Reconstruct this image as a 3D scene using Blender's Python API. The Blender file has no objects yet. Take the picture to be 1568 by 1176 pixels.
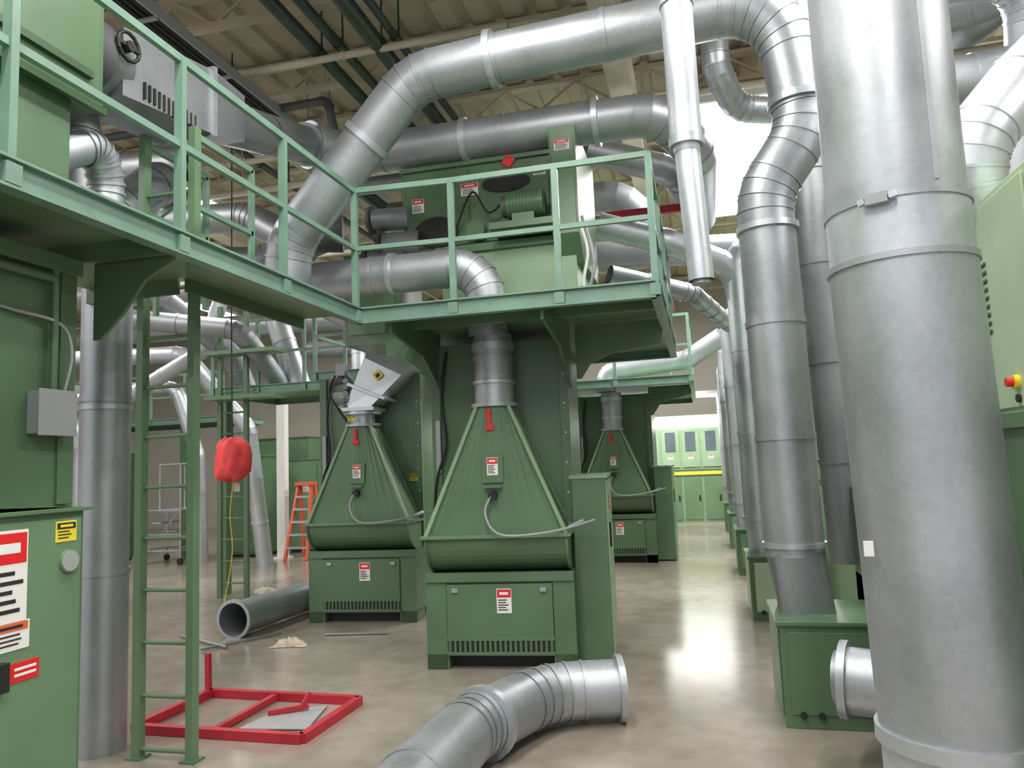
import bpy, math, random
from mathutils import Vector, Matrix
random.seed(7)
scene=bpy.context.scene
# ---------------------------------------------------------------- materials
def newmat(name):
    m=bpy.data.materials.new(name);m.use_nodes=True
    nt=m.node_tree;b=nt.nodes['Principled BSDF'];return m,nt,b
def mat(name,col,rough=.5,metal=0.,var=.12,scale=3.,detail=3,bump=0.,bscale=40,rvar=.1):
    m,nt,b=newmat(name);N=nt.nodes;K=nt.links
    tc=N.new('ShaderNodeTexCoord')
    n=N.new('ShaderNodeTexNoise');n.inputs['Scale'].default_value=scale;n.inputs['Detail'].default_value=detail
    K.new(tc.outputs['Object'],n.inputs['Vector'])
    cr=N.new('ShaderNodeValToRGB');e=cr.color_ramp.elements
    e[0].position=.3;e[1].position=.7
    e[0].color=tuple(c*(1-var) for c in col)+(1,);e[1].color=tuple(min(1,c*(1+var)) for c in col)+(1,)
    K.new(n.outputs['Fac'],cr.inputs[0]);K.new(cr.outputs[0],b.inputs['Base Color'])
    mr=N.new('ShaderNodeMapRange');mr.inputs[3].default_value=max(.03,rough-rvar);mr.inputs[4].default_value=min(1,rough+rvar)
    K.new(n.outputs['Fac'],mr.inputs[0]);K.new(mr.outputs[0],b.inputs['Roughness'])
    b.inputs['Metallic'].default_value=metal
    if bump>0:
        n2=N.new('ShaderNodeTexNoise');n2.inputs['Scale'].default_value=bscale;K.new(tc.outputs['Object'],n2.inputs['Vector'])
        bp=N.new('ShaderNodeBump');bp.inputs['Strength'].default_value=bump;bp.inputs['Distance'].default_value=.01
        K.new(n2.outputs['Fac'],bp.inputs['Height']);K.new(bp.outputs[0],b.inputs['Normal'])
    return m
def galv(name,col=(.56,.58,.6),rough=.42):
    m,nt,b=newmat(name);N=nt.nodes;K=nt.links
    tc=N.new('ShaderNodeTexCoord')
    v=N.new('ShaderNodeTexVoronoi');v.inputs['Scale'].default_value=45;K.new(tc.outputs['Object'],v.inputs['Vector'])
    n=N.new('ShaderNodeTexNoise');n.inputs['Scale'].default_value=2.2;n.inputs['Detail'].default_value=5;K.new(tc.outputs['Object'],n.inputs['Vector'])
    mx=N.new('ShaderNodeMix');mx.data_type='RGBA';mx.inputs[0].default_value=.22
    cr=N.new('ShaderNodeValToRGB');e=cr.color_ramp.elements;e[0].position=.3;e[1].position=.75
    e[0].color=tuple(c*.78 for c in col)+(1,);e[1].color=tuple(min(1,c*1.12) for c in col)+(1,)
    K.new(n.outputs['Fac'],cr.inputs[0])
    cr2=N.new('ShaderNodeValToRGB');e=cr2.color_ramp.elements
    e[0].color=tuple(c*.75 for c in col)+(1,);e[1].color=tuple(min(1,c*1.2) for c in col)+(1,)
    K.new(v.outputs['Color'],cr2.inputs[0])
    K.new(cr.outputs[0],mx.inputs[6]);K.new(cr2.outputs[0],mx.inputs[7]);K.new(mx.outputs[2],b.inputs['Base Color'])
    mr=N.new('ShaderNodeMapRange');mr.inputs[3].default_value=rough-.1;mr.inputs[4].default_value=rough+.14
    K.new(n.outputs['Fac'],mr.inputs[0]);K.new(mr.outputs[0],b.inputs['Roughness'])
    b.inputs['Metallic'].default_value=.74
    return m
def emis(name,col,s):
    m,nt,b=newmat(name);b.inputs['Base Color'].default_value=col+(1,)
    b.inputs['Emission Color'].default_value=col+(1,);b.inputs['Emission Strength'].default_value=s;return m
GREEN=mat('machine_green_paint',(.100,.177,.097),.34,0,.12,2.0)
GREENM=mat('door_green_paint',(.135,.235,.13),.38,0,.08,2.5)
GREENL=mat('light_and_lit_green_paint',(.26,.385,.24),.4,0,.08,3)  # light green parts, and machine green where light on a face is painted in
GREENW=mat('pale_lit_green_paint',(.44,.57,.39),.4,0,.05,3)  # pale green raised further to stand in for light on the control cabinet
RAILG=mat('railing_green_paint',(.16,.275,.21),.4,0,.12,5)
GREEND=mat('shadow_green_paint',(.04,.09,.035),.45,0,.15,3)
GALV=galv('galvanized_steel',(.47,.50,.53),.43);GALVD=galv('galvanized_steel_aged',(.34,.36,.38),.47);GALVB=galv('galvanized_steel_bright',(.62,.66,.71),.38)
DARK=mat('black_rubber_and_gap_shade',(.015,.016,.015),.6,0,.2)  # rubber parts, and the shade drawn inside openings, slots and holes
GREYM=mat('grey_enclosure_paint',(.33,.35,.36),.45,0,.06)
GREYD=mat('dark_grey_cast_iron',(.10,.105,.11),.5,.2,.15)
RED=mat('red_paint',(.45,.02,.035),.4,0,.15,6)
REDL=mat('red_sign_ink',(.72,.02,.02),.4,0,.03)
ORANGE=mat('orange_fiberglass',(.75,.14,.05),.45,0,.08)
YEL=mat('yellow_paint',(.75,.62,.04),.45,0,.05)
WHITE=mat('white_label',(.8,.8,.78),.5,0,.03)
INK=mat('black_ink',(.02,.02,.02),.6,0,.0)
BEIGE=mat('ceiling_deck_paint',(.56,.48,.36),.75,0,.2,.8)
BEIGEB=mat('ceiling_joist_paint',(.60,.53,.42),.6,0,.15,2)
WALLM=mat('wall_paint',(.50,.48,.42),.7,0,.06,1)
RAG=mat('rag_cloth',(.62,.53,.43),.9,0,.2,20,bump=.6,bscale=30)
BAGM=mat('red_bag_cloth',(.85,.07,.08),.7,0,.18,9,bump=.9,bscale=9)
CONDU=mat('dark_green_conduit',(.045,.065,.055),.4,.2,.2)
WIN=mat('dark_glass',(.10,.13,.15),.1,0,.1)
LAMP=emis('fluorescent_tube_glow',(1,.98,.95),9)
SKY=emis('light_diffuser_glow',(1,.95,.94),30)
STRIP=emis('lit_fascia_glow',(.95,1,.95),7)  # glow put on the far cabinets' top fascia for its lit white
def floormat():
    m,nt,b=newmat('sealed_concrete_floor');N=nt.nodes;K=nt.links
    tc=N.new('ShaderNodeTexCoord')
    n=N.new('ShaderNodeTexNoise');n.inputs['Scale'].default_value=.5;n.inputs['Detail'].default_value=7;n.inputs['Roughness'].default_value=.62
    n2=N.new('ShaderNodeTexNoise');n2.inputs['Scale'].default_value=5;n2.inputs['Detail'].default_value=6
    K.new(tc.outputs['Object'],n.inputs['Vector']);K.new(tc.outputs['Object'],n2.inputs['Vector'])
    cr=N.new('ShaderNodeValToRGB');e=cr.color_ramp.elements;e[0].position=.32;e[1].position=.68
    e[0].color=(.235,.203,.165,1);e[1].color=(.42,.375,.318,1)
    K.new(n.outputs['Fac'],cr.inputs[0])
    cr2=N.new('ShaderNodeValToRGB');e=cr2.color_ramp.elements;e[0].position=.25;e[1].position=.6
    e[0].color=(.70,.68,.66,1);e[1].color=(1,1,1,1);K.new(n2.outputs['Fac'],cr2.inputs[0])
    mx=N.new('ShaderNodeMix');mx.data_type='RGBA';mx.blend_type='MULTIPLY';mx.inputs[0].default_value=.65
    K.new(cr.outputs[0],mx.inputs[6]);K.new(cr2.outputs[0],mx.inputs[7]);K.new(mx.outputs[2],b.inputs['Base Color'])
    mr=N.new('ShaderNodeMapRange');mr.inputs[3].default_value=.10;mr.inputs[4].default_value=.26
    K.new(n.outputs['Fac'],mr.inputs[0]);K.new(mr.outputs[0],b.inputs['Roughness'])
    b.inputs['IOR'].default_value=1.8
    return m
FLOORM=floormat()
# ---------------------------------------------------------------- mesh builder
class M:
    def __init__(s): s.v=[];s.f=[];s.m=[];s.s=[];s.mats=[]
    def mi(s,mt):
        if mt not in s.mats:s.mats.append(mt)
        return s.mats.index(mt)
    def add(s,vs,fs,mt,smooth=False):
        o=len(s.v);s.v+= [tuple(v) for v in vs];k=s.mi(mt)
        for f in fs: s.f.append([i+o for i in f]);s.m.append(k);s.s.append(smooth)
    def hexa(s,p,mt):
        s.add(p,[(3,2,1,0),(4,5,6,7),(0,1,5,4),(1,2,6,5),(2,3,7,6),(3,0,4,7)],mt)
    def box(s,x0,x1,y0,y1,z0,z1,mt):
        s.hexa([(x0,y0,z0),(x1,y0,z0),(x1,y1,z0),(x0,y1,z0),(x0,y0,z1),(x1,y0,z1),(x1,y1,z1),(x0,y1,z1)],mt)
    def bar(s,a,b,w,h,mt):
        a=Vector(a);b=Vector(b);d=(b-a).normalized()
        up=Vector((0,0,1)) if abs(d.z)<.95 else Vector((0,1,0))
        x=d.cross(up).normalized();y=x.cross(d)
        q=[]
        for p in (a,b):
            for sx,sy in ((-1,-1),(1,-1),(1,1),(-1,1)): q.append(p+x*sx*w/2+y*sy*h/2)
        s.hexa(q,mt)
    def prism(s,poly,ax,a0,a1,mt):
        def P(u,v,a):
            return {'x':(a,u,v),'y':(u,a,v),'z':(u,v,a)}[ax]
        n=len(poly);vs=[P(u,v,a0) for u,v in poly]+[P(u,v,a1) for u,v in poly]
        fs=[tuple(range(n))[::-1],tuple(range(n,2*n))]+[(i,(i+1)%n,(i+1)%n+n,i+n) for i in range(n)]
        s.add(vs,fs,mt)
    def seg(s,a,b,ra,rb,mt,na=None,nb=None,n=32,cap=False):
        a=Vector(a);b=Vector(b);d=(b-a).normalized()
        t=Vector((0,0,1)) if abs(d.z)<.9 else Vector((1,0,0))
        x=d.cross(t).normalized();y=d.cross(x)
        na=na or d;nb=nb or d;A=[];B=[]
        for i in range(n):
            an=2*math.pi*i/n;o=x*math.cos(an)+y*math.sin(an)
            oa=o*ra;A.append(a+oa-d*(na.dot(oa)/na.dot(d)))
            ob=o*rb;B.append(b+ob-d*(nb.dot(ob)/nb.dot(d)))
        s.add(A+B,[(i,(i+1)%n,(i+1)%n+n,i+n) for i in range(n)],mt,True)
        if cap:
            s.add(A,[tuple(range(n))[::-1]],mt);s.add(B,[tuple(range(n))],mt)
    def cyl(s,a,b,r,mt,n=24,r2=None): s.seg(a,b,r,r2 if r2 is not None else r,mt,n=n,cap=True)
    def ring(s,c,d,r,w,t,mt,n=32):
        c=Vector(c);d=Vector(d).normalized();a=c-d*w/2;b=c+d*w/2
        s.seg(a,b,r+t,r+t,mt,n=n);s.seg(a-d*.0001,a,r-.003,r+t,mt,n=n);s.seg(b,b+d*.0001,r+t,r-.003,mt,n=n)
    def pipe(s,pts,r,mt,bend=None,gores=4,seam=1.2,bead=.007,flange=(),hollow=False,n=36):
        P=[Vector(p) for p in pts];bend=bend if bend is not None else r*2.2
        path=[P[0]]
        for i in range(1,len(P)-1):
            a,c,b=P[i-1],P[i],P[i+1];u=(a-c).normalized();w=(b-c).normalized()
            ang=math.pi-u.angle(w)
            if ang<.12: path.append(c);continue
            t=bend*math.tan(ang/2);t=min(t,.48*(a-c).length,.48*(b-c).length);R=t/math.tan(ang/2)
            ctr=c+(u+w).normalized()*math.sqrt(t*t+R*R)
            p0=c+u*t;p1=c+w*t;v0=p0-ctr;v1=p1-ctr;axn=v0.cross(v1).normalized()
            g=max(2,int(round(gores*ang/1.2)))
            for k in range(g+1): path.append(ctr+Matrix.Rotation(ang*k/g,3,axn)@v0)
        path.append(P[-1]);q=[path[0]]
        for p in path[1:]:
            if (p-q[-1]).length>1e-4:q.append(p)
        path=q;D=[(path[i+1]-path[i]).normalized() for i in range(len(path)-1)]
        for i in range(len(D)):
            na=D[i] if i==0 else (D[i-1]+D[i]).normalized()
            nb=D[i] if i==len(D)-1 else (D[i]+D[i+1]).normalized()
            s.seg(path[i],path[i+1],r,r,mt,na,nb,n)
            L=(path[i+1]-path[i]).length
            if L>seam*1.3:
                k=int(L/seam)
                for j in range(1,k+1):
                    s.ring(path[i]+D[i]*L*j/(k+1),D[i],r,.035,bead*1.2,mt)
            if i>0 and bead>0:
                c=path[i];s.seg(c-na*.008,c+na*.008,r+bead,r+bead,mt,na,na,n)
        for fl in flange:
            if fl==0: s.ring(path[0]+D[0]*.02,D[0],r,.04,.03,mt)
            elif fl==1: s.ring(path[-1]-D[-1]*.02,D[-1],r,.04,.03,mt)
        if hollow:
            s.seg(path[0],path[0]+D[0]*min(1.5,(path[1]-path[0]).length),r-.006,r-.006,GALVD,n=n)
            s.seg(path[-1]-D[-1]*min(.5,(path[-1]-path[-2]).length),path[-1],r-.006,r-.006,GALVD,n=n)
    def wire(s,pts,r,mt,n=8):
        P=[Vector(p) for p in pts];Q=[]
        for i in range(len(P)-1):
            p0=P[max(0,i-1)];p1=P[i];p2=P[i+1];p3=P[min(len(P)-1,i+2)]
            for k in range(5):
                t=k/5;Q.append(.5*((2*p1)+(p2-p0)*t+(2*p0-5*p1+4*p2-p3)*t*t+(3*p1-p0-3*p2+p3)*t**3))
        Q.append(P[-1])
        for a,b in zip(Q[:-1],Q[1:]):
            if (b-a).length>1e-5: s.seg(a,b,r,r,mt,n=n)
    def sign(s,c,face,w,h,kind='danger'):
        c=Vector(c)
        U={'-y':Vector((1,0,0)),'+x':Vector((0,1,0)),'-x':Vector((0,-1,0))}[face]
        Nn={'-y':Vector((0,-1,0)),'+x':Vector((1,0,0)),'-x':Vector((-1,0,0))}[face];Z=Vector((0,0,1))
        def r(u0,u1,z0,z1,d,mt):
            q=[]
            for dd in (0,d):
                for u,z in ((u0,z0),(u1,z0),(u1,z1),(u0,z1)): q.append(c+U*u*w+Z*z*h+Nn*dd)
            s.hexa(q,mt)
        base={'danger':WHITE,'caution':YEL,'warn':WHITE,'red':REDL}[kind]
        r(-.5,.5,-.5,.5,.003,base)
        if kind=='danger':
            r(-.46,.46,.14,.47,.0045,REDL);r(-.3,.3,.25,.36,.0055,WHITE)
            for i in range(5):
                z=.04-.1*i;r(-.4,random.uniform(.1,.4),z-.025,z+.02,.0045,INK)
        elif kind=='warn':
            r(-.46,.46,.18,.47,.0045,ORANGE);r(-.3,.35,.27,.38,.0055,INK)
            for i in range(3):
                z=.04-.16*i;r(-.4,random.uniform(.1,.4),z-.035,z+.03,.0045,INK)
        elif kind=='caution':
            r(-.44,.44,.12,.42,.0045,INK);r(-.3,.3,.2,.33,.0055,YEL)
            for i in range(3):
                z=0-.15*i;r(-.4,random.uniform(.1,.4),z-.03,z+.03,.0045,INK)
        else:
            for i in range(2): r(-.3,.4,.08-.3*i,.22-.3*i,.0045,WHITE)
    def obj(s,name,bevel=0,off=None,rot=0):
        me=bpy.data.meshes.new(name);me.from_pydata(s.v,[],s.f);me.update()
        for m in s.mats: me.materials.append(m)
        me.polygons.foreach_set('material_index',s.m);me.polygons.foreach_set('use_smooth',s.s);me.update()
        o=bpy.data.objects.new(name,me);scene.collection.objects.link(o)
        if off: o.location=off
        o.rotation_euler[2]=rot
        if bevel:
            b=o.modifiers.new('bev','BEVEL');b.width=bevel;b.segments=2;b.limit_method='ANGLE';b.angle_limit=math.radians(50)
        return o
# ---------------------------------------------------------------- room
m=M();m.box(-18,9,-4,21,-.1,0,FLOORM);m.obj('floor')
CZ=6.4
m=M();x=-18
m.box(-18,9,-4,21,CZ+.06,CZ+.12,BEIGE)
while x<9:
    m.prism([(x,CZ+.06),(x+.04,CZ),(x+.24,CZ),(x+.28,CZ+.06)],'y',-4,21,BEIGE);x+=.36
m.obj('ceiling')
m=M();m.box(-18,9,21,21.2,0,CZ+.1,WALLM);m.obj('wall_back')
m=M();m.box(-18.2,-18,-4,21,0,CZ+.1,WALLM);m.obj('wall_left')
m=M();m.box(9,9.2,-4,21,0,CZ+.1,WALLM);m.obj('wall_right')
def joist(y):
    m=M();zt=CZ-.03;zb=CZ-.42
    m.box(-17.9,8.9,y-.06,y+.06,zt-.05,zt,BEIGEB);m.box(-17.9,8.9,y-.05,y+.05,zb,zb+.05,BEIGEB)
    x=-17.9;k=0
    while x<8.8:
        a=(x,y,zb+.04 if k%2==0 else zt-.04);b=(x+.45,y,zt-.04 if k%2==0 else zb+.04)
        m.bar(a,b,.025,.025,BEIGEB);x+=.45;k+=1
    m.obj('roof_joist')
for i in range(15): joist(.5+i*1.4)
for gx in (-7.5,-.6,5.8):
    m=M();m.box(gx-.12,gx+.12,-4,20.9,CZ-.46,CZ-.43,BEIGEB);m.box(gx-.12,gx+.12,-4,20.9,CZ-.9,CZ-.87,BEIGEB);m.box(gx-.012,gx+.012,-4,20.9,CZ-.88,CZ-.44,BEIGEB);m.obj('roof_girder')
m=M()
for cx,cz,r in ((-3.45,5.75,.065),(-3.22,5.78,.05),(-2.8,5.7,.08),(-2.62,5.75,.04),(-4.9,5.85,.04),(-5.6,5.8,.05)):
    m.pipe([(cx,-3,cz),(cx,20.5,cz)],r,CONDU,seam=2.4)
    for y in range(0,20,3): m.bar((cx,y+.5,cz),(cx,y+.5,CZ-.05),.015,.015,CONDU)
m.obj('conduit_bundle')
m=M()
for cx,cz,y in ((-2,5.3,7.6),(-6.5,5.65,6.4),(-6.5,5.0,10.5),(-6.5,5.65,3.8),(-6.5,5.2,8.2),(-7,4.9,5.4)):
    m.pipe([(cx-5,y,cz),(cx+(5 if cx>-7 else 2.2),y,cz)],.035,BEIGEB,seam=2)
    for k in range(-5,3,3): m.bar((cx+k,y,cz),(cx+k,y,CZ-.05),.015,.015,BEIGEB)
for x in (-5.2,-6.3,-8.6): m.pipe([(x,0,5.85),(x,18,5.85)],.03,BEIGEB,seam=3)
m.pipe([(-9,6.9,5.5),(-3.6,6.9,5.5),(-3.5,6.9,5.0)],.045,GREYD,seam=2);m.pipe([(-9,9.0,5.55),(-2.4,9.0,5.55)],.05,BEIGEB,seam=2);m.pipe([(-8,4.9,5.6),(-3.6,4.9,5.6)],.03,GREYD,seam=2)
m.obj('sprinkler_pipe')
m=M()
for x in (-4.45,-4.15): m.box(x-.01,x+.01,1,19,5.4,5.5,GREYM)
for y in range(1,19): m.box(-4.45,-4.15,y,y+.04,5.4,5.42,GREYM)
for k in range(4): m.cyl((-4.39+k*.06,1,5.44),(-4.39+k*.06,19,5.44),.022,DARK,8)
for y in (2,5,8,11,14,17):
    for x in (-4.45,-4.15): m.bar((x,y,5.45),(x,y,CZ),.015,.015,GREYM)
m.obj('cable_tray')
# ---------------------------------------------------------------- lights
def fixture(x,y,z,along='y',L=2.4,e=70):
    m=M();hx,hy=(.16,L/2) if along=='y' else (L/2,.16)
    m.box(x-hx,x+hx,y-hy,y+hy,z,z+.08,WHITE)
    for k in (-1,1):
        if along=='y': m.cyl((x+k*.08,y-hy+.05,z-.03),(x+k*.08,y+hy-.05,z-.03),.02,LAMP,12)
        else: m.cyl((x-hx+.05,y+k*.08,z-.03),(x+hx-.05,y+k*.08,z-.03),.02,LAMP,12)
    m.bar((x,y,z+.05),(x,y,CZ-.02),.02,.02,BEIGEB)
    m.obj('fluorescent_light_fixture')
    l=bpy.data.lights.new('fluorescent_light','AREA');l.shape='RECTANGLE';l.size=hx*2;l.size_y=hy*2;l.energy=e;l.color=(1,.97,.93)
    o=bpy.data.objects.new('fluorescent_light',l);o.location=(x,y,z-.07);scene.collection.objects.link(o)
for fx,fy,e in ((-11,-.4,150),(-11,4.6,150),(-11,9.4,190),(-11,14.8,190),(-6.7,-.4,110),(-6.7,4.6,140),(-6.7,9.4,140),(-6.7,14.8,140),
                (-1.9,.2,125),(-1.2,3.0,120),(-3.4,11.4,90),(-3.4,16,90),(.5,-.6,150),(1.5,4.4,150),(2.0,9.4,170),(1.6,15.2,190),(4.6,2.4,150),(4.6,10,150)):  # unseen ones overhead placed to brighten the first hopper machine and the control cabinet
    fixture(fx,fy,5.5,'y',2.4,e)
m=M();px0,px1,py0,py1=.02,1.32,8.6,12.9
m.box(px0,px1,py0,py1,5.66,5.69,SKY)
for a in ((px0-.05,px0,py0-.05,py1+.05),(px1,px1+.05,py0-.05,py1+.05),(px0,px1,py0-.05,py0),(px0,px1,py1,py1+.05)): m.box(*a,5.64,5.78,WHITE)
m.box(px0,px1,py0,py1,5.74,5.77,WHITE)
for x in (.3,1.2):
    for y in (9.2,12): m.bar((x,y,5.75),(x,y,CZ-.03),.02,.02,BEIGEB)
m.obj('high_bay_light_panel')
w=bpy.data.worlds.new('w');scene.world=w;w.use_nodes=True
w.node_tree.nodes['Background'].inputs[0].default_value=(.95,.97,1,1);w.node_tree.nodes['Background'].inputs[1].default_value=.8
# ---------------------------------------------------------------- hopper machine
def machine(ox,oy,valve=False,sidebox=True,rot=0,topz=2.66,ducttop=2.68):
    m=M()
    m.box(-.6,.6,.02,1.5,.1,.74,GREEN)
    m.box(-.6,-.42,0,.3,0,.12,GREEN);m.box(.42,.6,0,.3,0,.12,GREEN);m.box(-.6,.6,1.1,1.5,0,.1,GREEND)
    m.box(-.42,.42,.1,.14,.0,.12,DARK)  # dark sheet standing for the shade in the opening between the feet
    m.box(-.6,-.43,-.0,.03,.0,.74,GREEN);m.box(.43,.6,-.0,.03,.0,.74,GREEN)
    m.box(-.425,.425,-.012,.03,.13,.66,GREEN)
    m.box(-.6,.6,-.02,.04,.68,.75,GREEN)
    m.box(-.42,.42,-.016,0,.13,.235,DARK)  # black backing painted for the shade inside the vent slots
    for i in range(21):
        xx=-.405+i*.0405;m.box(xx-.009,xx+.009,-.022,0,.13,.235,GREEN)
    m.box(-.43,.43,-.024,0,.225,.25,GREEN);m.box(-.43,.43,-.024,0,.115,.14,GREEN)
    m.box(-.38,-.33,-.03,0,.6,.63,GALV);m.box(.33,.38,-.03,0,.6,.63,GALV)
    m.sign((.04,-.013,.53),'-y',.12,.19)
    pr=[(.35,1.05),(-.10,1.05)]
    for k in range(11):
        a=math.pi/2*k/10;pr.append((-.10+.40*(1-math.cos(a)),1.03-.30*math.sin(a)))
    pr+= [(.35,.72)]
    m.prism(pr,'x',-.56,.56,GREEN)
    fin=[(p[0]-.014 if p[0]<.3 else p[0],p[1]-(.012 if p[1]<1.0 else 0)) for p in pr]
    m.prism(fin,'x',.555,.575,GREENM);m.prism(fin,'x',-.575,-.555,GREEN)
    m.box(-.6,.6,-.135,.36,1.03,1.055,GREENM)
    n=48;zb,zt=1.05,2.08;A=[];B=[];r=.165;cy=.12
    for i in range(n):
        a=2*math.pi*(i+.5)/n-math.pi;cx_,sy_=math.cos(a),math.sin(a)
        q=max(abs(cx_),abs(sy_));A.append((.56*cx_/q,cy+.01+.22*sy_/q,zb));B.append((r*cx_,cy+r*sy_,zt))
    m.add(A+B,[(i,(i+1)%n,(i+1)%n+n,i+n) for i in range(n)],GREEN,False)
    for sx in (-1,1):
        m.bar((sx*.565,cy-.215,zb),(sx*r*.8,cy-r*.75,zt),.02,.03,GREENL)  # front edge flanges in lighter green, a rim highlight put into the colour
        m.bar((sx*.565,cy+.215,zb),(sx*r*.8,cy+r*.75,zt),.02,.03,GREEN)
    m.ring((0,cy,zt+.01),(0,0,1),r,.03,.03,GALV)
    def onc(x,z,d=0):
        t=(z-zb)/(zt-zb);y=(cy-.21)*(1-t)+(cy-r)*t;return (x,y-d,z)
    m.bar(onc(0,1.68,.012),onc(0,1.46,.012),.17,.012,GREEN);m.sign(Vector(onc(.0,1.59,.022)),'-y',.09,.14)
    m.bar(onc(-.0,1.44,.04),onc(0,1.42,.04),.14,.04,GREEN)
    m.cyl(onc(0,1.36,0),onc(0,1.36,.07),.035,DARK,16)
    m.wire([onc(-.01,1.36,.06),onc(-.06,1.24,.07),onc(0,1.1,.09),onc(.15,1.05,.1),onc(.5,1.08,.08),(.78,.0,1.14)],.010,GREYM)
    m.cyl((.58,.0,1.09),(.7,-.02,1.14),.02,GALV,10)
    m.bar((-.02,cy-r-.02,2.05),(-.02,cy-r-.015,1.9),.035,.008,REDL);m.bar((-.05,cy-r-.02,1.9),(.02,cy-r-.02,1.9),.01,.04,REDL)
    m.box(-.585,.585,.36,1.6,.72,topz,GREEN)
    m.box(.52,.60,.33,.42,.72,topz,GREEN);m.box(-.60,-.52,.33,.42,.72,topz,GREEN)
    m.box(.598,.602,.33,.36,.75,topz-.3,GREENL)
    for k in range(7): m.cyl((.56,.33,.85+k*.25),(.56,.32,.85+k*.25),.009,GALV,8)
    if sidebox:
        m.box(.6,.87,.2,1.1,.02,1.47,GREEN);m.box(.87,.885,.22,1.08,.05,1.44,GREENL)  # outer side panel painted lighter for the light falling on that face
        m.box(.885,.90,.28,.31,.9,1.1,DARK);m.sign((.886,.55,1.25),'+x',.16,.12,'red')
        m.box(.58,.89,.19,1.1,1.46,1.49,GREENL)
    else:
        m.sign((.5,.329,1.5),'-y',.09,.08,'caution')
    m.wire([(-.45,.33,2.6),(-.5,.3,2.2),(-.47,.3,1.8),(-.56,.3,1.5),(-.6,.33,1.2)],.012,DARK)
    m.box(-.56,-.52,.3,.34,1.55,2.0,GREYM)
    if not valve:
        m.pipe([(0,cy,zt),(0,cy,ducttop)],r-.003,GALV,seam=.3,bead=.008)
        m.ring((0,cy,zt+.2),(0,0,1),r,.02,.012,GALVB);m.ring((0,cy,zt+.5),(0,0,1),r,.06,.012,GALVB)
    else:
        m.seg((0,cy,zt),(0,cy,zt+.16),r*.8,r*.8,GALVB);m.ring((0,cy,zt+.14),(0,0,1),r,.03,.04,GALVB)
        m.box(-.2,.2,cy-.2,cy+.2,zt+.16,zt+.2,GALVB)
        d=Vector((.28,.1,.45));p=Vector((0,cy,zt+.2));a=.15;b=.21
        m.hexa([p+Vector(v) for v in ((-a,-a,0),(a,-a,0),(a,a,0),(-a,a,0))]+[p+d+Vector(v) for v in ((-b,-b,.1),(b,-b,-.12),(b,b,-.12),(-b,b,.1))],GALVB)
        m.bar(p+d*.35+Vector((-.2,-.02,.1)),p+d*.35+Vector((.22,-.02,-.08)),.42,.03,GALVB)
        m.hexa([p+d+Vector(v) for v in ((-b,-b,.1),(b,-b,-.12),(b,b,-.12),(-b,b,.1))]+[p+d+Vector((.3,.3,.35))+Vector(v) for v in ((-b,-b,.1),(b,-b,-.12),(b,b,-.12),(-b,b,.1))],GALV)
        for k in range(6):
            m.cyl((-.22+.02*k,cy-.1+.03*k,zt+.2+.06*k),(-.13,cy-.17,zt+.22+.07*k),.03,GALVD if k%2 else GREYM,10)
        m.cyl((-.28,cy-.1,zt+.32),(-.1,cy-.1,zt+.32),.06,GREYM,16);m.cyl((-.3,cy-.12,zt+.5),(-.16,cy-.12,zt+.52),.05,GREYD,16)
        m.box(-.22,-.12,cy-.22,cy-.1,zt+.55,zt+.68,GREYM);m.wire([(-.2,cy-.2,zt+.6),(-.3,cy-.2,zt+.4),(-.2,cy-.22,zt+.2),(-.1,cy-.2,zt+.05)],.012,DARK)
        q=p+d*.75+Vector((.02,-.215,.0))
        m.bar(q+Vector((-.025,0,.04)),q+Vector((.03,0,-.03)),.004,.09,YEL);m.bar(q+Vector((-.01,-.004,.015)),q+Vector((.015,-.004,-.015)),.004,.05,INK)
        m.sign((-.05,cy-.21,zt+.08),'-y',.08,.06,'caution')
    return m.obj('hopper_machine',.004,(ox,oy,0),rot)
machine(-1.64,5.88,rot=math.radians(5))
machine(-3.6,7.5,valve=True,sidebox=False,rot=math.radians(4))
machine(-1.38,12.0)
machine(-3.9,13.0,sidebox=False)
# ---------------------------------------------------------------- platforms & railings
ZP=2.8
def edge(m,a,b):
    a=Vector(a);b=Vector(b)
    m.bar(a+Vector((0,0,-.05)),b+Vector((0,0,-.05)),.02,.12,RAILG)
    m.bar(a,b,.07,.012,RAILG);m.bar(a+Vector((0,0,-.11)),b+Vector((0,0,-.11)),.07,.012,RAILG)
def platform(x0,x1,y0,y1,edges='frlb'):
    m=M();m.box(x0+.01,x1-.01,y0+.01,y1-.01,ZP-.03,ZP-.005,GREENM)
    if 'f' in edges: edge(m,(x0,y0,ZP),(x1,y0,ZP))
    if 'b' in edges: edge(m,(x0,y1,ZP),(x1,y1,ZP))
    if 'r' in edges: edge(m,(x1,y0,ZP),(x1,y1,ZP))
    if 'l' in edges: edge(m,(x0,y0,ZP),(x0,y1,ZP))
    return m
def posts(m,P,h=.9,mt=None):
    mt=mt or RAILG
    for (x,y) in P:
        m.bar((x,y,ZP-.1),(x,y,ZP+h),.045,.035,mt);m.box(x-.035,x+.035,y-.035,y+.035,ZP-.1,ZP-.02,mt)
    for (a,b) in zip(P[:-1],P[1:]):
        for z,s in ((h,.04),(h*.5,.034)): m.bar((a[0],a[1],ZP+z),(b[0],b[1],ZP+z),.03,s,mt)
m=platform(-3.6,-2.43,-2.5,3.75,edges='')
edge(m,(-2.43,-2.5,ZP),(-2.43,5.1,ZP));m.bar((-3.6,3.76,2.74),(-2.95,3.76,2.74),.02,.12,GREEN)
m.box(-2.9,-2.44,3.74,5.12,ZP-.03,ZP-.005,GREENM);m.bar((-2.9,3.76,2.74),(-2.9,5.1,2.74),.02,.1,GREEN)
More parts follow.
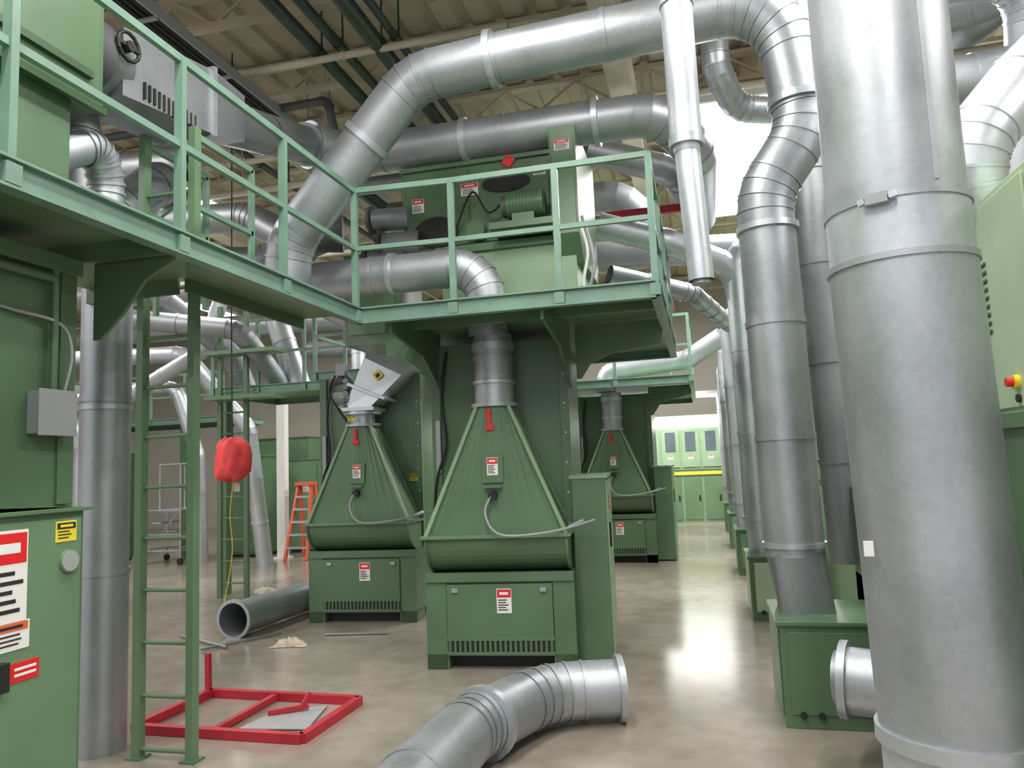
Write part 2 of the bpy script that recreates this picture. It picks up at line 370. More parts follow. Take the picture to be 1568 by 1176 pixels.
for y in (0.8,3.1):
    m.prism([(-2.92,2.30),(-2.88,2.30),(-2.75,2.42),(-2.62,2.58),(-2.46,2.66),(-2.46,2.77),(-2.92,2.77)],'y',y-.01,y+.01,GREEN)
m.box(-3.5,-2.46,3.02,3.06,2.68,2.77,GREEN)
m.obj('walkway_platform')
m=M();posts(m,[(-2.43,-1.0),(-2.43,.2),(-2.43,1.2),(-2.43,2.15),(-2.43,3.1),(-2.43,4.05),(-2.43,5.05),(-1.68,5.1),(-.9,5.1),(-.24,5.1),(-.24,6.0),(-.24,6.9),(-.24,7.9)]);m.obj('walkway_railing')
m=platform(-2.43,-.24,5.1,8.3,edges='frb')
m.box(-4.5,-2.44,8.2,9.9,ZP-.03,ZP-.005,GREENM);edge(m,(-4.5,8.2,ZP),(-2.43,8.2,ZP))
m.box(-2.4,-.28,5.5,5.54,2.69,2.77,GREEN)
m.prism([(-1.0,2.30),(-.96,2.30),(-.88,2.42),(-.7,2.5),(-.28,2.55),(-.26,2.68),(-.26,2.76),(-1.0,2.76)],'y',6.3,6.325,GREEN)
m.prism([(-2.24,2.30),(-2.28,2.30),(-2.36,2.44),(-2.5,2.56),(-2.7,2.62),(-2.7,2.76),(-2.24,2.76)],'y',6.2,6.225,GREEN)
for xx in (-1.06,-2.22):
    m.prism([(5.16,2.76),(6.24,2.76),(6.24,2.22),(6.1,2.34),(5.8,2.52),(5.16,2.62)],'x',xx,xx+.025,GREEN)
m.obj('mezzanine_platform')
m=platform(-3.4,-.1,11.2,15.5,edges='frb')
m.prism([(-.8,2.30),(-.74,2.30),(-.6,2.5),(-.12,2.6),(-.12,2.76),(-.8,2.76)],'y',12.3,12.33,GREEN)
m.obj('mezzanine_platform');m=M();posts(m,[(-3.4,11.2),(-2.3,11.2),(-1.2,11.2),(-.1,11.2),(-.1,12.6),(-.1,14),(-.1,15.4)]);m.obj('walkway_railing')
m=platform(-6.5,-4.5,9.0,10.6,edges='frlb')
for px_ in (-6.42,-4.6): m.box(px_-.06,px_+.06,9.1,9.22,0,ZP-.1,GREEN)
m.obj('mezzanine_platform');m=M();posts(m,[(-6.5,9),(-5.8,9),(-5.1,9),(-4.5,9),(-4.5,8.2),(-3.4,8.2)]);m.obj('walkway_railing')
m=platform(-15,-9.3,13.2,14.6,edges='frlb')
for px_ in (-14.8,-12.5,-10.3,-9.4): m.box(px_-.08,px_+.08,13.3,13.46,0,ZP-.1,GREEN)
m.obj('mezzanine_platform');m=M();posts(m,[(-15,13.2),(-13.6,13.2),(-12.3,13.2),(-11,13.2),(-10.2,13.2),(-9.3,13.2)]);m.obj('walkway_railing')
# ---------------------------------------------------------------- ladder
m=M()
xa,xb,ly=-3.28,-2.92,3.86
for x in (xa,xb): m.bar((x,ly,0),(x,ly,3.75),.045,.06,GREENM);m.box(x-.05,x+.05,ly-.05,ly+.05,0,.012,GREEN)
for i in range(12): m.cyl((xa,ly,.05+.3*i),(xb,ly,.05+.3*i),.013,GREENM,10)
for x in (xa,xb):
    m.bar((x,ly,3.7),(x,ly+.6,3.7),.03,.04,RAILG);m.bar((x,ly+.6,3.7),(x,ly+.6,ZP-.05),.03,.04,RAILG);m.bar((x,ly,3.25),(x,ly+.6,3.25),.03,.03,RAILG)
m.bar((xa,ly+.6,3.7),(xa-.9,ly+1.2,3.7),.03,.04,RAILG);m.bar((xa-.9,ly+1.2,3.7),(xa-.9,ly+1.2,2.9),.03,.04,RAILG);m.bar((xa,ly+.6,3.25),(xa-.9,ly+1.2,3.25),.03,.04,RAILG)
m.obj('access_ladder')
m=M()
for x in (-6.28,-5.88): m.bar((x,8.85,0.0),(x,8.85,3.9),.06,.05,GREEN)
for i in range(13): m.cyl((-6.28,8.85,.2+.28*i),(-5.88,8.85,.2+.28*i),.013,GREEN,8)
for z in (2.6,3.2): m.box(-6.35,-5.3,8.6,8.9,z,z+.05,GREENM)
m.obj('access_ladder')
# ---------------------------------------------------------------- left cabinets
m=M()
m.box(-2.9,-2.44,-.6,2.55,0,1.5,GREEN);m.box(-2.92,-2.42,-.62,2.58,1.485,1.50,GREEN)
m.box(-2.445,-2.43,1.45,2.53,.04,1.46,GREENM)
m.box(-2.445,-2.43,.2,1.42,.04,1.46,GREENM)
m.sign((-2.43,2.2,1.27),'+x',.17,.33);m.sign((-2.43,2.455,1.41),'+x',.10,.08,'caution');m.sign((-2.43,2.2,1.06),'+x',.2,.10,'warn');m.sign((-2.43,2.28,.93),'+x',.13,.07,'red')
m.cyl((-2.44,2.47,1.295),(-2.42,2.47,1.295),.045,GREENM,20);m.cyl((-2.42,2.47,1.295),(-2.417,2.47,1.295),.04,GREYM,20)
m.box(-2.43,-2.40,2.15,2.2,.88,.98,DARK)
m.obj('electrical_cabinet',.004)
m=M()
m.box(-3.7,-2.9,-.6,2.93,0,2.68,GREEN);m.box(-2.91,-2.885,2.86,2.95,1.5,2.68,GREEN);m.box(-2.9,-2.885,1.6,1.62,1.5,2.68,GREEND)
m.box(-2.9,-2.85,-.6,2.95,2.58,2.66,GREEN)
m.box(-2.9,-2.83,2.70,2.89,1.82,2.01,GREYM);m.box(-2.83,-2.82,2.69,2.90,1.81,2.02,GREYM)
m.pipe([(-2.86,2.8,2.01),(-2.86,2.8,2.58)],.017,GREEN,bead=0);m.wire([(-2.86,2.86,2.01),(-2.84,2.88,2.2),(-2.85,2.82,2.33),(-2.88,2.6,2.36),(-2.88,2.3,2.38)],.008,GREYM)
m.pipe([(-2.86,.5,2.54),(-2.86,2.8,2.54)],.02,GREEN,bead=0)
m.obj('machine_housing',.004)
m=M();m.pipe([(-6.5,6.2,4.1),(-4.6,5.6,4.1),(-3.62,4.4,3.7),(-3.60,3.92,3.3),(-3.60,3.92,0.0)],.145,GALV,seam=1.25);m.ring((-3.6,3.92,2.05),(0,0,1),.145,.03,.01,GALVB)
m.obj('steel_duct')
# ---------------------------------------------------------------- upper left machine on walkway
m=M()
m.box(-3.6,-2.9,.8,3.1,3.5,4.9,GREEN);m.box(-2.905,-2.885,.9,2.55,3.55,4.85,GREEN);m.box(-2.905,-2.885,2.6,3.06,3.55,4.85,GREEN)
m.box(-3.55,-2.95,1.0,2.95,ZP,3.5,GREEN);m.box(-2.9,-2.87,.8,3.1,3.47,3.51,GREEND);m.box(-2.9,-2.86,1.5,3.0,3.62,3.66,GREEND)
m.sign((-2.885,2.66,4.06),'+x',.14,.16);m.box(-2.89,-2.87,2.62,2.68,3.86,3.92,DARK);m.box(-2.89,-2.84,2.3,2.4,3.66,3.74,DARK)
m.obj('drive_housing',.004)
m=M()
m.cyl((-3.15,3.1,3.92),(-3.15,3.25,3.92),.22,GREYD);m.pipe([(-3.15,3.2,3.92),(-3.18,3.4,3.93)],.2,GALVD,seam=9)
for k in range(12):
    a=2*math.pi*k/12;b=2*math.pi*(k+1)/12;m.seg((-2.92,3.3+.08*math.cos(a),3.97+.08*math.sin(a)),(-2.92,3.3+.08*math.cos(b),3.97+.08*math.sin(b)),.011,.011,DARK,n=8)
m.bar((-2.92,3.22,3.97),(-2.92,3.38,3.97),.02,.02,DARK);m.cyl((-3.0,3.3,3.97),(-2.9,3.3,3.97),.03,DARK,12)
def rect(y,z,a):return [(-3.2-a,y,z-a),(-3.2+a,y,z-a),(-3.2+a,y,z+a),(-3.2-a,y,z+a)]
def loft(r1,r2,mt): m.add(r1+r2,[(0,1,5,4),(1,2,6,5),(2,3,7,6),(3,0,4,7),(3,2,1,0),(4,5,6,7)],mt)
loft(rect(3.35,3.93,.2),rect(4.1,4.05,.22),GALVD);loft(rect(4.1,4.05,.24),rect(4.14,4.06,.24),GALV)
loft(rect(4.14,4.06,.22),rect(4.55,4.14,.17),GALVD)
for k in range(12): m.box(-2.998,-2.982,3.5+k*.04,3.514+k*.04,3.78,3.88,DARK)
m.pipe([(-3.2,4.5,4.13),(-3.3,5.2,4.35),(-3.36,6.0,4.6)],.165,GALVD,flange=(1,))
m.obj('duct_fan_connector')
m=M();m.pipe([(-4.4,3.4,4.5),(-3.8,3.45,4.1),(-3.4,3.45,3.7),(-3.35,3.42,2.79)],.13,GALVD)
m.pipe([(-3.05,2.9,3.2),(-3.02,3.2,3.38),(-3.05,3.3,3.2),(-3.06,3.3,2.79)],.09,GALV)
m.pipe([(-5.2,5.2,3.5),(-4.0,6.2,3.6),(-3.2,6.4,3.9)],.15,GALVD);m.cyl((-3.5,5.9,3.75),(-3.05,6.1,3.75),.17,GREYD);m.obj('steel_duct')
# ---------------------------------------------------------------- mezzanine machine
m=M()
m.box(-2.66,-1.18,6.6,7.7,3.62,4.46,GREEN);m.box(-2.62,-2.0,6.585,6.6,3.68,4.40,GREEN);m.box(-1.97,-1.22,6.585,6.6,3.68,4.40,GREEN)
m.box(-2.68,-1.16,6.57,7.72,4.44,4.48,GREEN)
m.box(-2.25,-.98,6.5,7.7,ZP,3.58,GREENL);m.box(-2.3,-.94,6.46,7.72,3.56,3.63,GREEN)
m.prism([(6.35,3.60),(6.55,3.38),(7.5,3.38),(7.5,4.58),(6.35,4.58)],'x',-1.16,-.92,GREENM)  # side box in lighter green, the light on its face put into the paint
m.box(-1.14,-.94,6.335,6.35,3.66,4.52,GREENM)
m.sign((-1.04,6.334,4.40),'-y',.14,.1,'danger')
m.sign((-2.5,6.584,4.1),'-y',.12,.14);m.sign((-1.98,6.584,4.2),'-y',.17,.12);m.sign((-1.3,6.584,4.3),'-y',.12,.1)
m.bar((-1.62,6.575,4.38),(-1.56,6.575,4.46),.01,.1,REDL)
for (cx,cz,rx,rz) in ((-1.62,4.22,.23,.09),(-2.32,3.82,.22,.15)):
    P=[(cx+rx*math.cos(2*math.pi*k/28),cz+rz*math.sin(2*math.pi*k/28)) for k in range(28)];m.prism(P,'y',6.57,6.6,DARK)  # flat dark ovals painted for the shade inside the recesses
m.cyl((-1.55,6.35,3.90),(-1.22,6.35,3.90),.12,GREEN);m.cyl((-1.60,6.35,3.90),(-1.55,6.35,3.90),.10,GREYD)
for k in range(10): m.ring((-1.52+k*.03,6.35,3.9),(1,0,0),.12,.008,.012,GREEN)
m.box(-1.7,-1.1,6.2,6.6,3.66,3.72,GREEN);m.box(-1.5,-1.3,6.25,6.45,3.72,3.8,GREEN)
m.cyl((-1.9,6.45,3.76),(-1.9,6.58,3.76),.09,GREEN);m.wire([(-2.1,6.5,3.8),(-1.9,6.4,4.1),(-1.75,6.45,3.9),(-1.5,6.4,4.1)],.01,DARK)
m.wire([(-.93,6.4,3.7),(-.85,6.3,3.4),(-.9,6.3,3.1),(-.8,6.3,2.85)],.015,WHITE);m.wire([(-.9,6.4,3.75),(-.8,6.3,3.3),(-.86,6.3,3.0),(-.75,6.3,2.85)],.015,GREYM)
for (cx,cz) in ((-2.95,4.0),(-2.85,3.75),(-3.0,3.6)):
    m.cyl((cx,6.55,cz),(cx+.35,6.6,cz),.11,GALVD);m.cyl((cx-.03,6.55,cz),(cx,6.55,cz),.14,GREYD)
m.box(-3.3,-2.72,6.6,7.2,ZP,3.7,GREEN);m.box(-3.25,-2.78,6.585,6.6,2.9,3.6,GREENM)
m.obj('mezzanine_blower_machine',.004)
# ---------------------------------------------------------------- main ducts
m=M();m.pipe([(-3.2,5.35,2.86),(-3.12,5.3,3.45),(-1.98,5.2,4.60),(-1.3,5.2,4.64),(.70,5.2,4.72),(.80,5.2,3.75),(.51,5.2,3.35),(.53,5.2,.95)],.183,GALV,bend=.42,gores=5,seam=1.1)
m.ring((-1.35,5.2,4.64),(1,0,.05),.183,.05,.03,GALVB);m.ring((-2.4,5.24,4.18),(1,-.05,1),.183,.05,.02,GALVB)
m.ring((.79,5.2,3.95),(0,0,1),.183,.05,.03,GALVB);m.ring((.515,5.2,3.1),(0,0,1),.183,.04,.02,GALVB);m.ring((.53,5.2,1.02),(0,0,1),.183,.03,.015,GALVB)
n=40;A=[];B=[]
for i in range(n):
    a=2*math.pi*(i+.5)/n;c,s=math.cos(a),math.sin(a);q=max(abs(c),abs(s));A.append((.57+.16*c/q,5.2+.16*s/q,.61));B.append((.53+.183*c,5.2+.183*s,.98))
m.add(A+B,[(i,(i+1)%n,(i+1)%n+n,i+n) for i in range(n)],GALVD,True)
m.obj('overhead_steel_duct')
m=M();m.pipe([(-3.36,6.05,4.62),(-3.1,6.6,4.70),(-.2,6.6,4.68),(.12,7.0,4.45),(.12,8.6,4.3)],.19,GALV,bend=.4,gores=4,seam=1.25,flange=(0,))
m.ring((-.75,6.6,4.69),(1,0,0),.19,.05,.035,GALVB);m.ring((-2.0,6.6,4.69),(1,0,0),.19,.05,.025,GALVB);m.obj('overhead_steel_duct')
m=M();m.pipe([(-3.4,5.92,3.28),(-1.68,5.98,3.28),(-1.68,5.98,2.66)],.165,GALV,bend=.34,gores=4,seam=.8);m.ring((-2.5,5.95,3.28),(1,0,0),.165,.04,.02,GALVB);m.ring((-1.68,5.98,ZP+.01),(0,0,1),.165,.02,.03,GALVB)
m.obj('elbow_steel_duct')
m=M();m.pipe([(.0,4.0,CZ),(.02,4.0,3.3)],.085,GALVB,seam=.9);m.seg((.02,4,3.3),(.02,4,3.22),.085,.068,GALVB);m.pipe([(.02,4.0,3.25),(.05,4.0,2.52)],.066,GALVB,seam=.6);m.ring((.02,4,3.28),(0,0,1),.082,.05,.012,GALV);m.cyl((.05,4,2.5),(.05,4,2.54),.05,GALVD);m.obj('hanging_vacuum_pipe')
m=M();m.pipe([(.33,6.6,CZ),(.33,6.6,5.0),(.5,6.9,4.75),(1.4,7.2,4.7)],.12,GALVB,seam=.3,bend=.25)
m.obj('elbow_steel_duct')
m=M();cx,cy=.735,2.88
m.pipe([(cx-.02,cy,CZ),(cx-.01,cy,2.44)],.228,GALV,seam=1.6,n=64)
m.pipe([(cx-.01,cy,2.44),(cx-.01,cy,2.24)],.234,GALVB,bead=0,n=64);m.ring((cx-.01,cy,2.44),(0,0,1),.234,.016,.006,GALV,64);m.ring((cx-.01,cy,2.24),(0,0,1),.235,.022,.010,GALV,64)
m.pipe([(cx-.01,cy,2.24),(cx+.025,cy,.64)],.238,GALV,seam=5,bead=0,n=64)
m.ring((cx+.025,cy,.65),(0,0,1),.238,.05,.014,GALVB,64);m.pipe([(cx+.025,cy,.62),(cx+.025,cy,0)],.235,GALVB,seam=.5,n=64)
def onF(an,z,r): return Vector((cx-.01+r*math.cos(math.radians(an)),cy+r*math.sin(math.radians(an)),z))
m.bar(onF(236,2.43,.253),onF(252,2.43,.253),.03,.035,GREYM);m.bar(onF(231,2.425,.258),onF(236,2.43,.258),.02,.02,GALVB);m.bar(onF(252,2.43,.258),onF(258,2.435,.258),.02,.02,GALVB)
m.bar(onF(290,6.3,.229),onF(290,2.48,.229),.015,.004,GALV);m.bar(onF(212,1.30,.252),onF(212,1.25,.252),.03,.008,WHITE)
m.obj('foreground_steel_duct')
m=M();m.pipe([(.93,5.95,5.2),(.93,5.95,3.0),(1.0,6.0,.8)],.15,GALVD,seam=1.0);m.obj('steel_duct')
m=M();m.pipe([(.62,4.35,.42),(1.1,4.2,.40),(1.2,4.0,.0)],.165,GALV,flange=(0,));m.seg((.60,4.36,.42),(.68,4.33,.42),.14,.14,GALVD,cap=True);m.pipe([(.95,4.45,.2),(.92,4.45,2.2),(.97,4.5,5)],.13,GALVD);m.obj('steel_duct')
def rightunit(x,y,r,ztop,mt,ex,light=GREENM):
    m=M();w=.62
    m.box(x,x+w,y,y+.7,.0,.6,GREEN);m.box(x-.02,x+w+.02,y-.02,y+.72,.585,.61,GREEN);m.box(x+.04,x+w-.04,y-.012,y,.08,.55,light)
    m.box(x-.01,x,y+.04,y+.66,.06,.55,light)
    for k in (.1,.2): m.cyl((x+k,y-.012,.08),(x+k,y-.025,.08),.02,DARK,12)
    m.obj('duct_base_box',.004)
    if ex is not None:
        m=M();cx,cy=x+.16,y+.42
        m.pipe([(ex[0],ex[1],ex[2]),(cx-.02,cy,ztop),(cx,cy,.95)],r,mt,bend=.3,seam=1.1,gores=4)
        m.seg((cx,cy,.95),(cx,cy,.61),r,r*.85,mt);m.ring((cx,cy,.95),(0,0,1),r,.04,.015,GALVB);m.obj('steel_duct')
rightunit(.37,4.83,0,0,GALV,None,GREEN)
rightunit(.37,7.83,.16,3.75,GALVB,(1.2,8.6,4.2),GREENW)
rightunit(.37,10.7,.16,3.5,GALVB,(1.2,11,4.4))
rightunit(.37,13.7,.16,3.5,GALV,(1.2,14,4.4))
rightunit(.37,16.7,.16,3.5,GALVB,(1.2,17,4.4))
m=M();m.box(1.0,1.5,4.85,5.9,0,.75,GREEN);m.box(1.0,1.5,5.5,5.9,0,1.35,GREEN);m.cyl((.99,5.3,.85),(1.25,5.3,.85),.1,GREEN);m.box(1.0,1.4,5.48,5.5,.8,1.3,GREENL);m.obj('motor_drive_unit',.004)
m=M()
m.pipe([(-.93,7.8,4.1),(-.24,7.95,3.88),(.45,8.25,3.6),(.5,8.3,3.2)],.14,GALVB,seam=.5)
m.pipe([(-.98,7.7,4.9),(-.1,7.9,4.62),(.1,8.5,4.35)],.15,GALV,seam=.6)
m.pipe([(-.9,8.4,3.7),(.0,8.9,3.5),(.5,11.1,3.45)],.11,GALVD,seam=.5)
m.pipe([(-1.2,9.0,4.1),(2.4,9.6,4.1),(3.0,9.6,3.0)],.17,GALVD)
m.pipe([(1.15,7.3,4.2),(1.15,7.2,3.3),(1.5,7.3,2.9),(2.4,7.4,2.9)],.2,GALVB)
m.box(-.9,.2,7.95,8.0,4.2,4.28,RED)
m.obj('branch_steel_duct')
m=M();m.pipe([(-1.45,12.12,2.7),(-1.45,12.12,3.02),(-.15,11.9,3.1),(.4,11.7,3.4)],.15,GALVB,bend=.3);m.obj('elbow_steel_duct')
m=M();m.pipe([(-2.5,5.3,6.2),(-1.9,5.3,5.45),(1.4,5.2,5.5)],.17,GALVD,seam=.9)
m.pipe([(-4,9.5,5.1),(-.7,9.5,5.0),(-.5,9.8,4.4)],.2,GALVD);m.pipe([(-4.2,8.6,5.25),(-1.0,8.6,5.2)],.13,GALVD);m.obj('overhead_steel_duct')
m=M();m.pipe([(3.2,5.3,4.9),(1.85,4.6,3.6),(1.50,4.45,3.2),(1.55,4.6,2.85)],.18,GALVB,bend=.3,gores=4,seam=.7);m.obj('steel_duct')
m=M();m.pipe([(1.2,6.2,4.3),(3.2,6.3,4.5)],.2,GALV);m.pipe([(1.5,7,5.3),(5,5.5,5.2)],.22,GALVD);m.pipe([(2.2,5.6,3.6),(2.2,5.6,0)],.2,GALVD);m.pipe([(1.5,8,4.7),(6,8.5,4.7)],.25,GALV)
m.pipe([(1.3,5.6,4.9),(2.5,5.9,5.0),(2.6,6.5,3.5)],.15,GALVB);m.pipe([(1.8,9.5,5.6),(3,7,5.6),(6,6.6,5.6)],.22,GALVD)
m.box(1.6,7,9.2,9.6,4.9,5.3,GALV);m.pipe([(1.5,3.9,4.6),(3.4,5.4,4.2)],.06,GALVD);m.obj('steel_duct')
# right control cabinet
m=M()
m.box(1.52,2.4,2.2,4.75,1.74,2.9,GREENW);m.box(1.505,1.52,3.85,4.71,1.78,2.86,GREENW);m.box(1.505,1.52,2.3,3.8,1.78,2.86,GREENW)
for k in range(9): m.box(1.495,1.51,4.37,4.61,2.18+k*.045,2.2+k*.045,GREEND)
m.box(1.54,2.4,2.2,4.7,0,1.74,GREEN);m.box(1.50,2.4,2.2,4.75,1.68,1.76,GREEN)
m.cyl((1.505,4.12,1.90),(1.48,4.12,1.90),.035,YEL,16);m.cyl((1.48,4.12,1.90),(1.45,4.12,1.90),.022,REDL,16);m.cyl((1.505,4.12,1.82),(1.49,4.12,1.82),.02,DARK,16)
m.box(1.48,1.505,3.78,3.82,2.2,2.5,DARK)
m.obj('control_cabinet',.005)
for y0 in (6.6,10.2,13.8):
    m=M();m.box(1.15,2.6,y0,y0+2.8,0,2.2,GREEN);m.box(1.13,1.15,y0+.1,y0+1.35,.1,1.25,GREENL);m.box(1.13,1.15,y0+1.45,y0+2.7,.1,1.25,GREENL)
    m.box(1.13,1.15,y0+.1,y0+2.7,1.32,2.1,GREENL);m.box(1.12,1.13,y0+.4,y0+1.1,1.45,1.95,WIN);m.box(1.15,1.9,y0-.015,y0,.1,1.2,GREENL);m.box(1.2,1.85,y0-.015,y0,1.3,2.1,WHITE);m.box(1.1,2.65,y0-.03,y0+2.83,2.2,2.25,GREENL)
    m.obj('processing_cabinet',.005)
# ---------------------------------------------------------------- far cabinets
m=M();fy=18.95
m.box(-3.0,1.0,fy,fy+1,0,2.55,GREENL);m.box(-3.05,1.05,fy-.06,fy+1,2.52,2.62,WHITE)
m.box(-3,1,fy-.05,fy,1.17,1.24,YEL);m.box(-3,1,fy-.02,fy,1.28,1.31,GREEN)
m.box(-2.9,.9,fy-.05,fy,2.34,2.5,STRIP)  # glowing fascia strip added for its lit white and the aisle floor glare
x=-2.9
while x<.8:
    m.box(x,x+.42,fy-.03,fy,.1,1.12,GREENM);m.box(x+.34,x+.38,fy-.05,fy-.03,.55,.68,DARK)
    m.box(x,x+.42,fy-.03,fy,1.36,2.3,GREENL);m.box(x+.09,x+.33,fy-.045,fy-.03,1.75,2.22,WIN);m.sign((x+.2,fy-.03,1.6),'-y',.12,.08,'warn');x+=.48
m.obj('inspection_cabinet_row',.004)
fixture(-.6,17.6,3.0,'x',2.4,90)
# ---------------------------------------------------------------- left background
for (x,y,w,h,mt) in ((-9.2,13.2,.75,1.95,GREEN),(-8.25,13.9,1.3,1.85,GREENM),(-13,12.0,1.8,2.1,GREEN),(-11,15.5,2.3,2.4,GREEN),(-7.6,16.0,2.2,2.3,GREENL),(-6.6,14.4,1.2,2.3,GREEN),(-15,9.5,1.6,2.2,GREEN),(-6.0,11.3,.9,2.0,GREEN)):
    m=M();m.box(x,x+w,y,y+1.0,.06,h,mt);m.box(x+.03,x+w-.03,y+.03,y+.97,0,.06,DARK);m.box(x-.02,x+w+.02,y-.02,y+1.02,h,h+.03,GREEN)
    k=max(1,round(w/.7));s=w/k
    for i in range(k):
        m.box(x+i*s+.02,x+(i+1)*s-.02,y-.015,y,.1,h-.06,mt);m.box(x+(i+1)*s-.08,x+(i+1)*s-.05,y-.035,y-.015,h*.45,h*.55,DARK)
    m.sign((x+w*.3,y-.016,h*.7),'-y',.12,.16);m.obj('processing_cabinet',.005)
m=M()
for (p,r,mt) in (([(-14,11,3.9),(-8.5,11,3.7),(-7.6,11.5,2.4),(-7.6,12.0,0)],.14,GALVB),([(-13,12.2,3.4),(-9.6,12.2,3.3),(-9.2,12.3,2.0),(-9.2,12.4,0)],.13,GALVB),
  ([(-16,14,4.9),(-5,13.5,4.6)],.22,GALV),([(-10.5,10,4.6),(-6,9.5,4.3),(-5.4,9.4,2.8)],.16,GALV),([(-12,9,3.2),(-9.8,9.6,3.0),(-9.6,10,2.1),(-9.6,10,0)],.14,GALVB),
  ([(-8.9,16,4.5),(-4,16,4.3),(-3.5,16,2.8)],.2,GALVD),([(-5.6,11.7,4.4),(-5.6,11.7,2.0)],.12,GALVB),
  ([(-9,7.6,4.9),(-4.8,7.3,4.5),(-4.0,7.2,4.0)],.17,GALVD),([(-6.0,8.0,4.0),(-4.2,7.6,3.6),(-3.6,7.9,3.2)],.16,GALV),([(-7.2,8.2,3.7),(-5.8,8.6,3.5),(-5.6,9.3,2.8)],.13,GALVD),
  ([(-14,10,3.0),(-9,10.2,2.9),(-7.5,10.2,3.6),(-7.0,10.2,5)],.12,GALV),([(-11,12,2.6),(-11.6,12,2.4),(-11.6,12.2,2.1)],.1,GALVB),([(-10,7,5.3),(-5.4,7,5.1)],.2,GALVD),([(-12,8.6,4.2),(-7,8.4,4.1),(-6.4,9.3,3.3),(-6.3,9.5,2.8)],.15,GALVD)):
    m.pipe(p,r,mt,seam=.9)
m.obj('background_steel_duct')
m=M();m.box(-7.95,-7.78,12.95,13.1,0,3.4,WHITE);m.box(-8.0,-7.73,12.9,13.15,0,.03,WHITE);m.obj('support_column')
m=M();sx,sy=-10.35,12.2
for dx in (0,.85):
    for dy in (0,.7): m.cyl((sx+dx,sy+dy,.1),(sx+dx,sy+dy,1.85 if dx>.5 else 1.0),.02,GALV,8);m.cyl((sx+dx,sy+dy-.02,.06),(sx+dx,sy+dy+.02,.06),.06,DARK,12)
for z in (.25,.55,1.0,1.4,1.85):
    for dy in (0,.7): m.cyl((sx if z<1.2 else sx+.4,sy+dy,z),(sx+.85,sy+dy,z),.018,GALV,8)
    m.cyl((sx+.85,sy,z),(sx+.85,sy+.7,z),.018,GALV,8)
for dy in (0,.7): m.cyl((sx+.4,sy+dy,1.0),(sx+.4,sy+dy,1.85),.018,GALV,8)
m.box(sx+.35,sx+.85,sy,sy+.7,.97,1.0,GALVB)
for i in range(3): m.box(sx-.1+i*.15,sx+.1+i*.15,sy+.03,sy+.67,.25+i*.25,.28+i*.25,GALVB)
m.cyl((sx,sy,.1),(sx+.85,sy,1.0),.015,GALV,8)
m.obj('rolling_work_platform')
m=M();sx,sy=-7.35,12.95
def lad(w0,w1,y0,y1,mt,st):
    for s in (-1,1): m.bar((sx+s*w0,y0,0),(sx+s*w1,y1,1.38),.045,.07,mt)
    if st:
        for i in range(1,6):
            t=i/6;w=w0+(w1-w0)*t;y=y0+(y1-y0)*t;m.box(sx-w,sx+w,y-.04,y+.05,1.38*t-.018,1.38*t+.018,GALVB)
lad(.23,.13,sy-.35,sy,ORANGE,True);lad(.23,.15,sy+.35,sy+.08,ORANGE,False);m.box(sx-.17,sx+.17,sy-.08,sy+.16,1.36,1.42,ORANGE);m.obj('orange_step_ladder')
m=M();n=36;prof=[(.02,.36),(.07,.365),(.13,.33),(.165,.27),(.175,.18),(.165,.08),(.175,.0),(.13,-.05),(.05,-.07),(.01,-.07)]
vs=[]
for (r,z) in prof:
    for i in range(n):
        a=2*math.pi*i/n;rr=r*(1+.10*math.sin(5*a+z*9)+.07*math.sin(9*a-z*14));vs.append((-4.82+rr*math.cos(a)+.03*math.sin(z*8),7.0+rr*math.sin(a),1.62+z+.02*math.sin(4*a)))
fs=[]
for j in range(len(prof)-1):
    for i in range(n): fs.append((j*n+(i+1)%n,j*n+i,(j+1)*n+i,(j+1)*n+(i+1)%n))
m.add(vs,fs,BAGM,True);m.wire([(-4.82,7,1.97),(-4.83,7,3.5),(-4.82,7,6.3)],.008,DARK);m.wire([(-4.80,7,1.57),(-4.86,7.02,1.2),(-4.82,7,.8),(-4.9,6.98,.3),(-5.0,7.0,.012)],.005,YEL)
m.obj('hanging_red_bag')
# ---------------------------------------------------------------- floor items
m=M();m.pipe([(-1.36,2.6,.19),(-1.32,4.0,.19),(-1.05,4.72,.19),(-.58,4.86,.19)],.172,GALV,bend=.5,gores=5,seam=.9,hollow=True,flange=(1,))
m.ring((-1.27,4.12,.19),(.2,1,0),.172,.05,.03,GALVB);m.obj('loose_elbow_duct')
m=M();m.pipe([(-4.62,6.72,.18),(-4.55,8.3,.18)],.165,GALV,seam=3,hollow=True,flange=(0,));m.obj('loose_straight_duct')
m=M();z=.03
C4=[(-3.62,4.22),(-2.42,4.20),(-2.40,4.93),(-3.6,4.97)]
for a,b in zip(C4,C4[1:]+C4[:1]): m.bar((a[0],a[1],z),(b[0],b[1],z),.05,.055,RED)
m.bar((-3.05,4.22,z),(-3.05,4.95,z),.04,.04,RED);m.bar((-3.62,4.97,0),(-3.64,4.99,.30),.035,.035,RED)
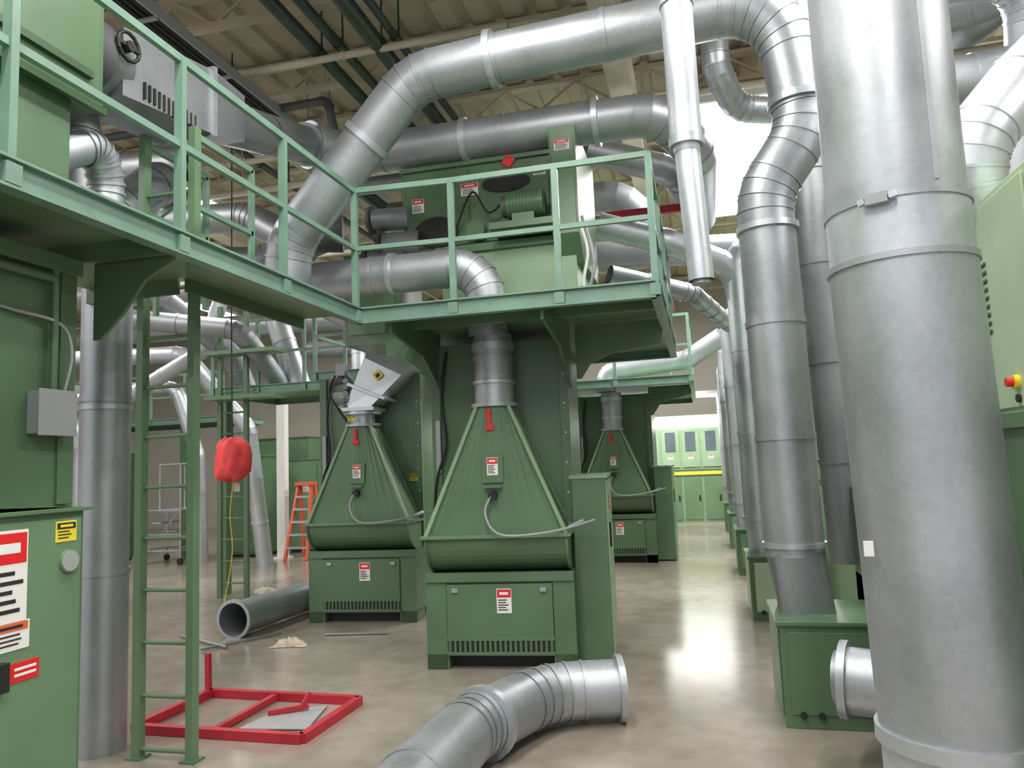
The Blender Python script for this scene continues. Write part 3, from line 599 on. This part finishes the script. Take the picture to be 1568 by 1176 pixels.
m.prism([(-2.95,4.35),(-2.5,4.4),(-2.6,4.85),(-2.9,4.7)],'z',.008,.014,GREYM);m.bar((-2.72,4.7,.03),(-2.68,4.76,.12),.025,.025,RED);m.bar((-2.9,4.6,.03),(-2.68,4.74,.04),.03,.03,RED)
m.obj('red_steel_frame')
m=M();m.cyl((-5.2,6.7,.02),(-4.4,6.3,.02),.015,GALVD,8);m.cyl((-3.7,6.9,.012),(-3.1,7.0,.012),.012,GALVD,8);m.cyl((-4.6,6.2,.02),(-4.2,6.9,.02),.012,GALVD,8);m.obj('loose_steel_rod')
def rag(x,y,s):
    m=M();n=24;R=random.Random(int(x*100));vs=[(x,y,.45*s)]
    for j in range(1,6):
        for i in range(n):
            a=2*math.pi*i/n;r=s*j/5*(1+.28*math.sin(3*a+x)+.15*math.sin(7*a+j)+R.uniform(-.08,.08))
            vs.append((x+r*math.cos(a)*1.35,y+r*math.sin(a),max(.004,s*(.5*(1-(j/5)**2)+.12*math.sin(5*a+j*1.3)+R.uniform(-.05,.08))) if j<5 else .004))
    fs=[(0,1+i,1+(i+1)%n) for i in range(n)]
    for j in range(4):
        for i in range(n): fs.append((1+j*n+i,1+(j+1)*n+i,1+(j+1)*n+(i+1)%n,1+j*n+(i+1)%n))
    m.add(vs,fs,RAG,True);m.obj('crumpled_rag')
rag(-3.85,6.5,.12);rag(-5.9,9.3,.12)
# ---------------------------------------------------------------- camera
h=1.6;yaw=math.radians(14);p=math.radians(6.1);ro=math.radians(2.3)
f=Vector((-math.sin(yaw)*math.cos(p),math.cos(yaw)*math.cos(p),math.sin(p)))
r0=Vector((math.cos(yaw),math.sin(yaw),0));u0=r0.cross(f)
r=r0*math.cos(ro)-u0*math.sin(ro);u=u0*math.cos(ro)+r0*math.sin(ro)
cd=bpy.data.cameras.new('camera');co=bpy.data.objects.new('camera',cd);scene.collection.objects.link(co)
co.matrix_world=Matrix(((r.x,u.x,-f.x,0),(r.y,u.y,-f.y,0),(r.z,u.z,-f.z,h),(0,0,0,1)))
cd.sensor_width=36;cd.lens=36*1150/1568;cd.clip_end=100
scene.camera=co
scene.view_settings.view_transform='Standard'
